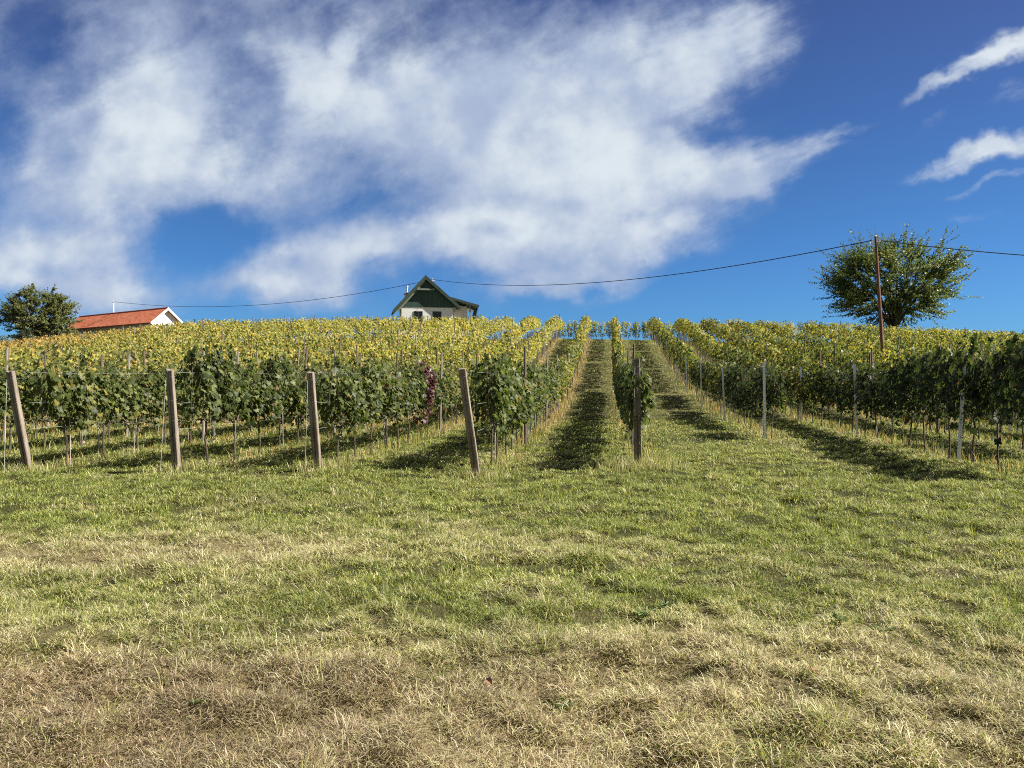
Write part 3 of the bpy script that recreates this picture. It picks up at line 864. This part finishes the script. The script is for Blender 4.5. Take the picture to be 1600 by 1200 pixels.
# ------------------------------------------------------------------ cottage
PHI = R(11); ct, st = math.cos(PHI), math.sin(PHI)
AX, AY, AZ = -9.675, 86.0, 13.64           # apex of the front verge
OV = .40                                   # verge overhang in front of the gable wall
ox, oy = AX - OV * st, AY + OV * ct        # local origin: below the apex, in the plane of the gable wall
oz = g1(ox, oy)
cot = empty('cottage', (ox, oy, oz), PHI)
tag(cot, 'small white cottage with dark green boarded gable behind the crest', 'house')
H = AZ - oz                                # ridge height above ground
xl, zl = -3.5, H - 3.9                    # left eave end
xr, zr = 3.92, H - 3.44                    # right eave end
DEPTH = 5.6
wl, wr_ = -2.65, 3.1                        # wall faces
slope_l = (H - zl) / -xl; slope_r = (H - zr) / xr
zwl = H - slope_l * -wl - .22; zwr = H - slope_r * wr_ - .22
WT = 10.28 - oz                            # top of the white wall / foot of the boards
MB().prism_y([(wl, -.3), (wr_, -.3), (wr_, WT), (wl, WT)], 0, DEPTH - .8).build('wall', M['white'], cot)
MB().prism_y([(wl - .05, WT - .05), (wr_ + .05, WT - .05), (wr_ + .05, H - slope_r * (wr_ + .05) - .2), (0, H - .2), (wl - .05, H - slope_l * -(wl - .05) - .2)], -.04, DEPTH - .9).build('gable_boards', M['gboard'], cot)
# roof: two slabs
th = .2
rf = MB()
rf.prism_y([(xl, zl - .02), (0, H - .02), (0, H + .16), (xl - .1, zl + .10)], -OV, DEPTH)
rf.prism_y([(0, H - .02), (xr, zr - .02), (xr + .1, zr + .10), (0, H + .16)], -OV, DEPTH)
roof = rf.build('roof', M['droof'], cot)
# barge boards in front
bb = MB()
bb.prism_y([(xl - .08, zl - .22), (xl + .02, zl - .30), (0, H - .36), (0, H + .17), (xl - .12, zl + .11)], -OV - .06, -OV + .0)
bb.build('barge_board', M['gwood'], cot)
bb = MB()
bb.prism_y([(.003, H - .30), (xr, zr - .24), (xr + .12, zr + .08), (.003, H + .17)], -OV - .062, -OV - .002)
bb.build('barge_board', M['gdark'], cot)
# second inner verge board on the left, as the photo shows two bands
MB().prism_y([(xl + .25, zl + .20), (xl + .45, zl - .12), (-.05, H - .58), (-.05, H - .06)], -OV + .12, -OV + .2).build('verge_board', M['beam'], cot)
# collar tie and rafters ends under the verge
MB().box(-.95, 1.0, -OV + .03, -OV + .17, H - 1.52, H - 1.34).build('collar_beam', M['beam'], cot)
for s, sl, xe in ((-1, slope_l, xl), (1, slope_r, xr)):
    for q in (.55, .93):
        xx = xe * q
        MB().box(xx - .07, xx + .07, -OV + .06, -.05, H - sl * abs(xx) - .24, H - sl * abs(xx) - .06).build('purlin', M['gdark'], cot)
# windows
for wx in (-.8, 1.31):
    w = MB()
    w.box(wx - .5, wx + .5, -.05, .02, WT - 1.75, WT - 1.68); w.box(wx - .5, wx + .5, -.05, .02, WT - .57, WT - .5)
    w.box(wx - .5, wx - .43, -.05, .02, WT - 1.68, WT - .57); w.box(wx + .43, wx + .5, -.05, .02, WT - 1.68, WT - .57)
    w.box(wx - .03, wx + .03, -.045, .015, WT - 1.68, WT - .57)
    wo = w.build('window', M['frame'], cot)
    MB().box(wx - .43, wx + .43, -.012, -.004, WT - 1.68, WT - .57).build('pane', M['glass'], wo)
    MB().box(wx - .58, wx + .58, -.14, -.052, WT - 1.84, WT - 1.755).build('sill', M['white'], wo)
# chimney on the left slope
cx, cy = -1.95, 1.5
ch = MB().box(cx - .28, cx + .28, cy - .28, cy + .28, H - slope_l * 1.95 - .6, 11.80 - oz).build('chimney', M['white'], cot)
MB().box(cx - .36, cx + .36, cy - .36, cy + .36, 11.80 - oz, 11.92 - oz).build('chimney_cap', M['brick'], ch)
MB().tube([(cx, cy, 11.92 - oz), (cx, cy, 12.6 - oz)], .09, 8).tube([(cx, cy, 12.62 - oz), (cx, cy, 12.78 - oz)], .13, 8).build('flue_pipe', M['steel'], ch)
# side wing with low shed roof and exposed rafters on the right
A0 = (2.6, H - 1.96); A1 = (6.25, H - 2.94)
MB().prism_y([(A0[0], A0[1] - .16), (A1[0], A1[1] - .14), (A1[0] + .02, A1[1] + .02), (A0[0], A0[1])], 1.2, DEPTH - 1).build('wing_roof', M['droof'], cot)
MB().prism_y([(A0[0], A0[1] - .26), (A1[0] + .03, A1[1] - .22), (A1[0] + .03, A1[1] + .03), (A0[0], A0[1] + .02)], 1.13, 1.197).build('wing_fascia', M['gdark'], cot)
MB().box(wr_ + .005, 5.0, 1.9, DEPTH - 1.0, -.3, A0[1] - 1.05).build('wing_wall', M['cream'], cot)
MB().box(3.6, 4.4, 1.86, 1.895, H - 5.6, H - 4.55).build('door', M['brick'], cot)
for k in range(5):
    yy = 1.35 + k * 1.3
    MB().prism_y([(3.2, A0[1] - .40), (A1[0] - .1, A1[1] - .32), (A1[0] - .1, A1[1] - .16), (3.2, A0[1] - .20)], yy, yy + .13).build('rafter', M['beam'], cot)
MB().prism_y([(A1[0] - .02, A1[1] - .20), (A1[0] - .42, A1[1] - 1.9), (A1[0] - .52, A1[1] - 1.9), (A1[0] - .12, A1[1] - .20)], 1.3, DEPTH - 1.2).build('side_screen', M['gdark'], cot)
MB().box(5.2, 5.34, 1.3, 1.44, -.3, A1[1] - .05).build('porch_post', M['beam'], cot)
# roof bracket carrying the cable
bk = MB().tube([(1.05, 2.5, H - slope_r * 1.05), (1.05, 2.5, 13.85 - oz)], .035, 6).tube([(.8, 2.5, 13.62 - oz), (1.3, 2.5, 13.62 - oz)], .03, 5)
bk.build('cable_bracket', M['steel'], cot)
BR = Vector((ox + 1.05 * ct - 2.5 * st, oy + 1.05 * st + 2.5 * ct, 13.72))

# ------------------------------------------------------------------ red roofed house
A = R(-35); hx, hy, hz_ = -47.0, 105.0, 11.95
gz = g1(hx, hy)
hs = empty('farmhouse', (hx, hy, gz), A); tag(hs, 'long low house with red tiled roof and white gable end', 'house')
HH = hz_ - gz; LN = 24.0; WD = 2.45
drop = 2.15
zf = HH - drop; sl = drop / WD
MB().prism_x([(-WD + .45, -.3), (WD - .45, -.3), (WD - .45, HH - sl * (WD - .45) - .15), (0, HH - .15), (-WD + .45, HH - sl * (WD - .45) - .15)], -.55, -.45).build('gable_wall', M['white'], hs)
MB().box(-LN, -.551, -WD + .45, -WD + .6, -.3, zf + .2).build('front_wall', M['cream'], hs)
MB().box(-LN, -.551, WD - .6, WD - .45, -.3, zf + .2).build('rear_wall', M['cream'], hs)
r_ = MB()
r_.prism_x([(-WD, zf - .08), (0, HH - .08), (0, HH + .1), (-WD - .05, zf + .08)], -LN - .4, 0)
r_.prism_x([(0, HH - .08), (WD, zf - .08), (WD + .05, zf + .08), (0, HH + .1)], -LN - .4, 0)
r_.build('roof', M['rroof'], hs)
MB().tube([(-LN - .4, 0, HH + .1), (.02, 0, HH + .1)], .09, 8).build('ridge_cap', M['rroof'], hs)
v_ = MB()
v_.prism_x([(-WD - .04, zf - .2), (0, HH - .26), (0, HH + .12), (-WD - .06, zf + .1)], .004, .06)
v_.prism_x([(0, HH - .26), (WD + .04, zf - .2), (WD + .06, zf + .1), (0, HH + .12)], .004, .06)
v_.build('verge_board', M['white'], hs)
MB().tube([(-LN - .3, -WD - .1, zf - .03), (0, -WD - .1, zf - .03)], .07, 6).build('gutter', M['brick'], hs)
for k, wx in enumerate((-5, -8.5, -12, -16, -19.5)):
    w = MB()
    z0, z1 = zf - 1.5, zf - .35; yf = -WD + .45
    w.box(wx - .5, wx + .5, yf - .05, yf - .002, z1, z1 + .07); w.box(wx - .5, wx + .5, yf - .05, yf - .002, z0 - .07, z0)
    w.box(wx - .5, wx - .43, yf - .05, yf - .002, z0, z1); w.box(wx + .43, wx + .5, yf - .05, yf - .002, z0, z1); w.box(wx - .03, wx + .03, yf - .045, yf - .002, z0, z1)
    wo = w.build('window', M['white'], hs)
    MB().box(wx - .43, wx + .43, yf - .02, yf - .008, z0, z1).build('pane', M['glass'], wo)
# cable mast on its ridge
mxl = -14.4
mt = MB().tube([(mxl, .05, HH - .05), (mxl, .05, HH + 1.95)], .06, 8).tube([(mxl - .3, .05, HH + 1.72), (mxl + .3, .05, HH + 1.72)], .035, 5)
mt.build('cable_mast', M['steel'], hs)
ca, sa_ = math.cos(A), math.sin(A)
MP = Vector((hx + mxl * ca - .05 * sa_, hy + mxl * sa_ + .05 * ca, gz + HH + 1.8))

# ------------------------------------------------------------------ utility pole and cables
pb = Vector((21.85, 45.0, g1(21.85, 45.0))); pt = Vector((21.3, 45.0, 10.25))
pole = empty('utility_pole', pb)
tag(pole, 'leaning rusty brown utility pole in front of the round tree', 'pole')
q = pt - pb
MB().tube([(-q.x * .05, 0, -.4), q * .5, q], [.108, .09, .07], 12).build('pole', M['pole'], pole, smooth=False)
MB().tube([q - q.normalized() * .0, q + q.normalized() * .05], [.075, .04], 12).build('pole_cap', M['steel'], pole)
for s in (-1, 1):
    h_ = q - q.normalized() * .30 + Vector((s * .075, 0, 0))
    MB().tube([h_, h_ + Vector((s * .13, -.02, 0))], .025, 6).tube([h_ + Vector((s * .13, -.02, -.05)), h_ + Vector((s * .13, -.02, .06))], .045, 8).build('insulator', M['steel'], pole)
HK = pt - q.normalized() * .30
def cable(a, b, sag, label):
    pts = [a.lerp(b, t) - Vector((0, 0, 4 * sag * t * (1 - t))) for t in np.linspace(0, 1, 41)]
    o = MB().tube(pts, .028, 6).build('power_cable', M['cable'])
    tag(o, label, 'cable', 'spans of the overhead cable')
cable(MP, BR, 1.75, 'overhead cable sagging between the red roofed house and the cottage')
cable(BR, HK + Vector((-.245, 0, .06)), 1.5, 'long overhead cable sagging from the cottage to the brown pole')
cable(HK + Vector((.245, 0, .06)), Vector((50, 30, 7.3)), 1.2, 'overhead cable leaving the brown pole behind the round tree')

# ------------------------------------------------------------------ small things in the meadow
def rosette(x, y, rad, n, seed, label):
    rs = np.random.RandomState(seed)
    V, F, A_ = [], [], []; base = 0
    for k in range(n):
        az = 2 * math.pi * k / n + rs.uniform(-.3, .3); L = rad * rs.uniform(.6, 1.1); W = L * rs.uniform(.2, .32); el = rs.uniform(.25, .9)
        rows = []
        for j, (t, w) in enumerate(((0, .25), (.3, .8), (.6, 1), (.85, .7), (1, .05))):
            dx = t * L * math.cos(el * (1 - .4 * t)); dz = t * L * math.sin(el) - .9 * L * t * t * .35
            for s in (-1, 0, 1):
                rows.append((dx * math.cos(az) - s * w * W * .5 * math.sin(az), dx * math.sin(az) + s * w * W * .5 * math.cos(az), dz + .02 + (.012 if s else 0)))
        V += rows
        for j in range(4):
            for s in range(2):
                a = base + j * 3 + s; F.append((a, a + 1, a + 4, a + 3))
        A_ += [rs.rand()] * 15; base += 15
    me = np_mesh('meadow_weed', np.array(V), [np.array(F)], M['weed'], {'rnd': ('FLOAT', np.array(A_))})
    o = link('meadow_weed', me); o.location = (x, y, g1(x, y)); tag(o, label, 'weed', 'broad leaved weeds in the meadow')
rosette(.95, 5.35, .11, 20, 1, 'largest leafy weed rosette amid the dry grass, bluish green')
rosette(1.1, 5.5, .08, 14, 2, 'smaller weed rosette touching the back of the bluish green one')
rosette(2.35, 4.85, .08, 18, 3, 'fresh bright green weed in the short grass furthest right')
rosette(2.15, 5.05, .07, 14, 4, 'small weed just behind the fresh bright green weed')
rosette(-1.55, 3.78, .055, 9, 5, 'weed in the brown scythed grass at the bottom left')
rosette(.27, 3.85, .06, 11, 6, 'low weed nearest the middle of the bottom edge')
rosette(-2.9, 11.2, .14, 16, 7, 'weed clump in the green grass in front of the second end post')
for x, y, s, lab in ((1.58, 4.05, .055, 'curled red brown fallen leaf lying on the dry grass'), (-.12, 4.0, .04, 'pale brown fallen leaf in the dry grass near the middle')):
    b = MB(); vs = []
    for j, (t, w) in enumerate(((0, .1), (.35, .9), (.7, .8), (1, .1))):
        for k in (-1, 0, 1): vs.append((t * 1.6 - .8, k * w * .5, .25 * abs(k) * w + .15 * math.sin(t * 3)))
    b.add(vs, [(j * 3 + k, j * 3 + k + 1, j * 3 + k + 4, j * 3 + k + 3) for j in range(3) for k in range(2)])
    o = b.build('fallen_leaf', M['dead']); o.location = (x, y, g1(x, y) + .07); o.scale = (s, s, s); o.rotation_euler = (.5, .2, random.uniform(0, 6)); tag(o, lab, 'leaf', 'fallen leaves')

# ------------------------------------------------------------------ sky
W = bpy.data.worlds.new('World'); SC.world = W; W.use_nodes = True
t = NT(W.node_tree)
SKY_STR = .1
sky = t.n('ShaderNodeTexSky', sky_type='NISHITA', sun_disc=False)
sky.sun_elevation = R(SUN_EL); sky.sun_rotation = R(SUN_AZ); sky.altitude = 300; sky.air_density = 1.0; sky.dust_density = .4; sky.ozone_density = 2.2
dirv = t.n('ShaderNodeTexCoord').outputs['Generated']
sp = t.n('ShaderNodeSeparateXYZ'); t.put(sp.inputs[0], dirv)
yy = t.math('MAXIMUM', sp.outputs[1], .08)
u = t.math('DIVIDE', sp.outputs[0], yy); v = t.math('DIVIDE', sp.outputs[2], yy)
cb = t.n('ShaderNodeCombineXYZ'); t.put(cb.inputs[0], u); t.put(cb.inputs[1], v)
uv = cb.outputs[0]
# domain warp makes ragged edges
wn = t.noise(uv, 5.5, 5, .6, color=True)
warp = t.vmath('MULTIPLY', t.vmath('SUBTRACT', wn, (.5, .5, .5)), (.15, .11, 0))
uvw = t.vmath('ADD', uv, warp)
def P(px, py): return ((px - 800) / 1200, (600 - py) / 1200, 0)
BL = [  # centre x,y, radii, tilt in degrees, weight  -- clouds laid out by direction in the sky
    (950, 130, 330, 170, 25, .75), (900, 300, 320, 150, 0, .8), (1150, 262, 210, 58, 12, .95), (1140, 50, 170, 95, 35, .5), (1040, 200, 150, 80, 30, .45),
    (610, 175, 130, 95, 0, .75), (490, 115, 90, 60, 0, .6), (556, 66, 38, 26, 35, .5), (255, 165, 120, 140, 0, .65),
    (100, 260, 220, 170, 0, .45), (80, 405, 170, 75, 0, .75), (455, 412, 180, 62, 10, .8), (490, 452, 110, 38, 5, .5),
    (720, 375, 260, 55, 8, .75), (920, 405, 220, 66, 8, .75), (250, 300, 170, 90, 0, .4), (420, 230, 260, 120, 0, .35),
    (450, 190, 850, 360, 0, .54), (350, 20, 600, 110, 0, .22), (760, 150, 200, 130, 0, .3), (880, 444, 200, 22, 2, .35),
    (1585, 80, 110, 34, 27, .72), (1530, 110, 110, 20, 27, .5), (1455, 152, 80, 16, 24, .5), (1590, 232, 130, 34, 10, .7), (1500, 255, 150, 24, 14, .6), (1570, 290, 130, 12, 18, .4), (1440, 205, 70, 9, 24, .16), (1325, 212, 60, 10, 24, .2), (1300, 240, 60, 12, 20, .3), (1590, 150, 70, 22, 20, .3), (1540, 345, 90, 14, 4, .18), (90, 455, 260, 45, 0, .5),
    (310, 372, 150, 62, -8, -.56), (640, 308, 150, 45, 5, -.22), (1075, 205, 80, 36, 10, -.55), (0, 205, 60, 80, 0, -.4), (60, 40, 70, 60, 0, -.3), (770, 372, 55, 18, 0, -.45), (330, 30, 150, 60, 0, -.12), (700, 40, 120, 50, 0, -.15),
]
tot = None
for cx_, cy_, rx, ry, a_, wgt in BL:
    mp = t.n('ShaderNodeMapping', vector_type='TEXTURE')
    t.put(mp.inputs[0], uvw)
    mp.inputs['Location'].default_value = P(cx_, cy_); mp.inputs['Rotation'].default_value = (0, 0, R(a_)); mp.inputs['Scale'].default_value = (rx / 1200, ry / 1200, 1)
    ln = t.vmath('LENGTH', mp.outputs[0])
    val = t.mapr(ln, 1.1, .25, 0, wgt * 1.12, smooth=True)
    tot = val if tot is None else t.math('ADD', tot, val)
# wispy streaks run up to the right
mp = t.n('ShaderNodeMapping', vector_type='TEXTURE'); t.put(mp.inputs[0], uv); mp.inputs['Rotation'].default_value = (0, 0, R(24)); mp.inputs['Scale'].default_value = (1, .45, 1)
n1 = t.noise(mp.outputs[0], 7, 8, .62, dist=.3)
n2 = t.noise(t.vmath('ADD', uv, (7.3, 2.2, 0)), 4.6, 7, .55)
n3 = t.noise(t.vmath('ADD', uv, (3.1, 1.7, 0)), 13, 7, .64)
frg = t.math('ADD', t.math('MULTIPLY', t.math('SUBTRACT', n1, .5), 1.0), t.math('MULTIPLY', t.math('SUBTRACT', n3, .5), 1.0))
mp4 = t.n('ShaderNodeMapping', vector_type='TEXTURE'); t.put(mp4.inputs[0], uv); mp4.inputs['Rotation'].default_value = (0, 0, R(23)); mp4.inputs['Scale'].default_value = (1, .22, 1)
n4 = t.noise(mp4.outputs[0], 9, 7, .65)
frg = t.math('ADD', frg, t.math('MULTIPLY', t.math('SUBTRACT', n4, .5), t.mapr(u, .12, .40, .12, 1.25)))
tot = t.math('MULTIPLY', tot, t.mapr(t.noise(t.vmath('ADD', uv, (9.1, .4, 0)), 7.5, 6, .6), .3, .6, .74, 1.08))
dens = t.math('ADD', tot, t.math('MULTIPLY', frg, t.mapr(tot, 0, .35, 0, 1)))
alpha = t.mapr(dens, .05, 1.32, 0, .96, smooth=True)
thick = t.math('ADD', dens, t.math('MULTIPLY', t.math('SUBTRACT', n2, .5), 3.0))
n5 = t.noise(t.vmath('ADD', uv, (1.3, 5.1, 0)), 8.5, 4, .5)
n5b = t.noise(t.vmath('ADD', uv, (1.3 + .022, 5.1 + .016, 0)), 8.5, 4, .5)       # lit from the upper right: sunward slopes of the billows are brighter
thick = t.math('ADD', thick, t.math('MULTIPLY', t.math('SUBTRACT', n5, n5b), 2.6))
light = t.math('ADD', t.mapr(thick, .6, 2.3, 0, 1, smooth=True), t.mapr(u, .25, .5, 0, .45), clamp=True)
EXPO = 1.5
k = 1 / SKY_STR / 2 ** EXPO
ccol = t.mix(light, tuple(q_ * k for q_ in (.42, .51, .69)), tuple(q_ * k for q_ in (.76, .83, .88)))
# deep clear autumn blue: the air model toned by height
g_ = 2 ** -EXPO
tone = t.ramp(t.mapr(v, 0, .5), [(0, (.27 * g_, .66 * g_, 1.22 * g_)), (.5, (.31 * g_, .59 * g_, .97 * g_)), (1, (.38 * g_, .48 * g_, .80 * g_))])
skyc = t.mix(1, sky.outputs[0], tone, 'MULTIPLY')
# unseen broken cloud added overhead and behind the viewer as fill light
ov = t.math('MAXIMUM', t.mapr(sp.outputs[1], .30, -.05, smooth=True), t.mapr(sp.outputs[2], .55, .75, smooth=True))
ov = t.math('MULTIPLY', ov, t.mapr(t.noise(dirv, 3.0, 5, .6), .36, .58, .2, .95, smooth=True))
ov = t.math('MULTIPLY', ov, t.mapr(sp.outputs[2], -.02, .05))
first = t.mix(alpha, skyc, ccol)
final = t.mix(ov, first, tuple(q_ * k for q_ in (.27, .28, .29)))
bg = t.n('ShaderNodeBackground'); t.put(bg.inputs[0], final); bg.inputs[1].default_value = SKY_STR
wo = t.n('ShaderNodeOutputWorld'); t.t.links.new(bg.outputs[0], wo.inputs[0])

# ------------------------------------------------------------------ sun
ld = bpy.data.lights.new('sun', 'SUN'); ld.energy = 4.4; ld.angle = R(.53); ld.color = (1, .94, .84)
lo = bpy.data.objects.new('sun', ld); COL.objects.link(lo)
az, el = R(SUN_AZ), R(SUN_EL)
sv = Vector((math.sin(az) * math.cos(el), math.cos(az) * math.cos(el), math.sin(el)))
lo.rotation_euler = sv.to_track_quat('Z', 'Y').to_euler()

# ------------------------------------------------------------------ camera
cd = bpy.data.cameras.new('camera'); cd.sensor_width = 36; cd.lens = 27.0; cd.clip_end = 3000; cd.clip_start = .05
co = bpy.data.objects.new('camera', cd); COL.objects.link(co); co.location = (0, 0, 1.6); co.rotation_euler = (R(90), 0, 0)
SC.camera = co

SC.view_settings.view_transform = 'Standard'; SC.view_settings.look = 'None'; SC.view_settings.gamma = 1; SC.view_settings.exposure = EXPO
SC.render.engine = 'CYCLES'
SC.cycles.max_bounces = 6; SC.cycles.transparent_max_bounces = 4; SC.cycles.diffuse_bounces = 3; SC.cycles.transmission_bounces = 3
SC.cycles.use_denoising = False
SC.cycles.filter_width = 1.05
SC.cycles.use_adaptive_sampling = True; SC.cycles.adaptive_threshold = .02
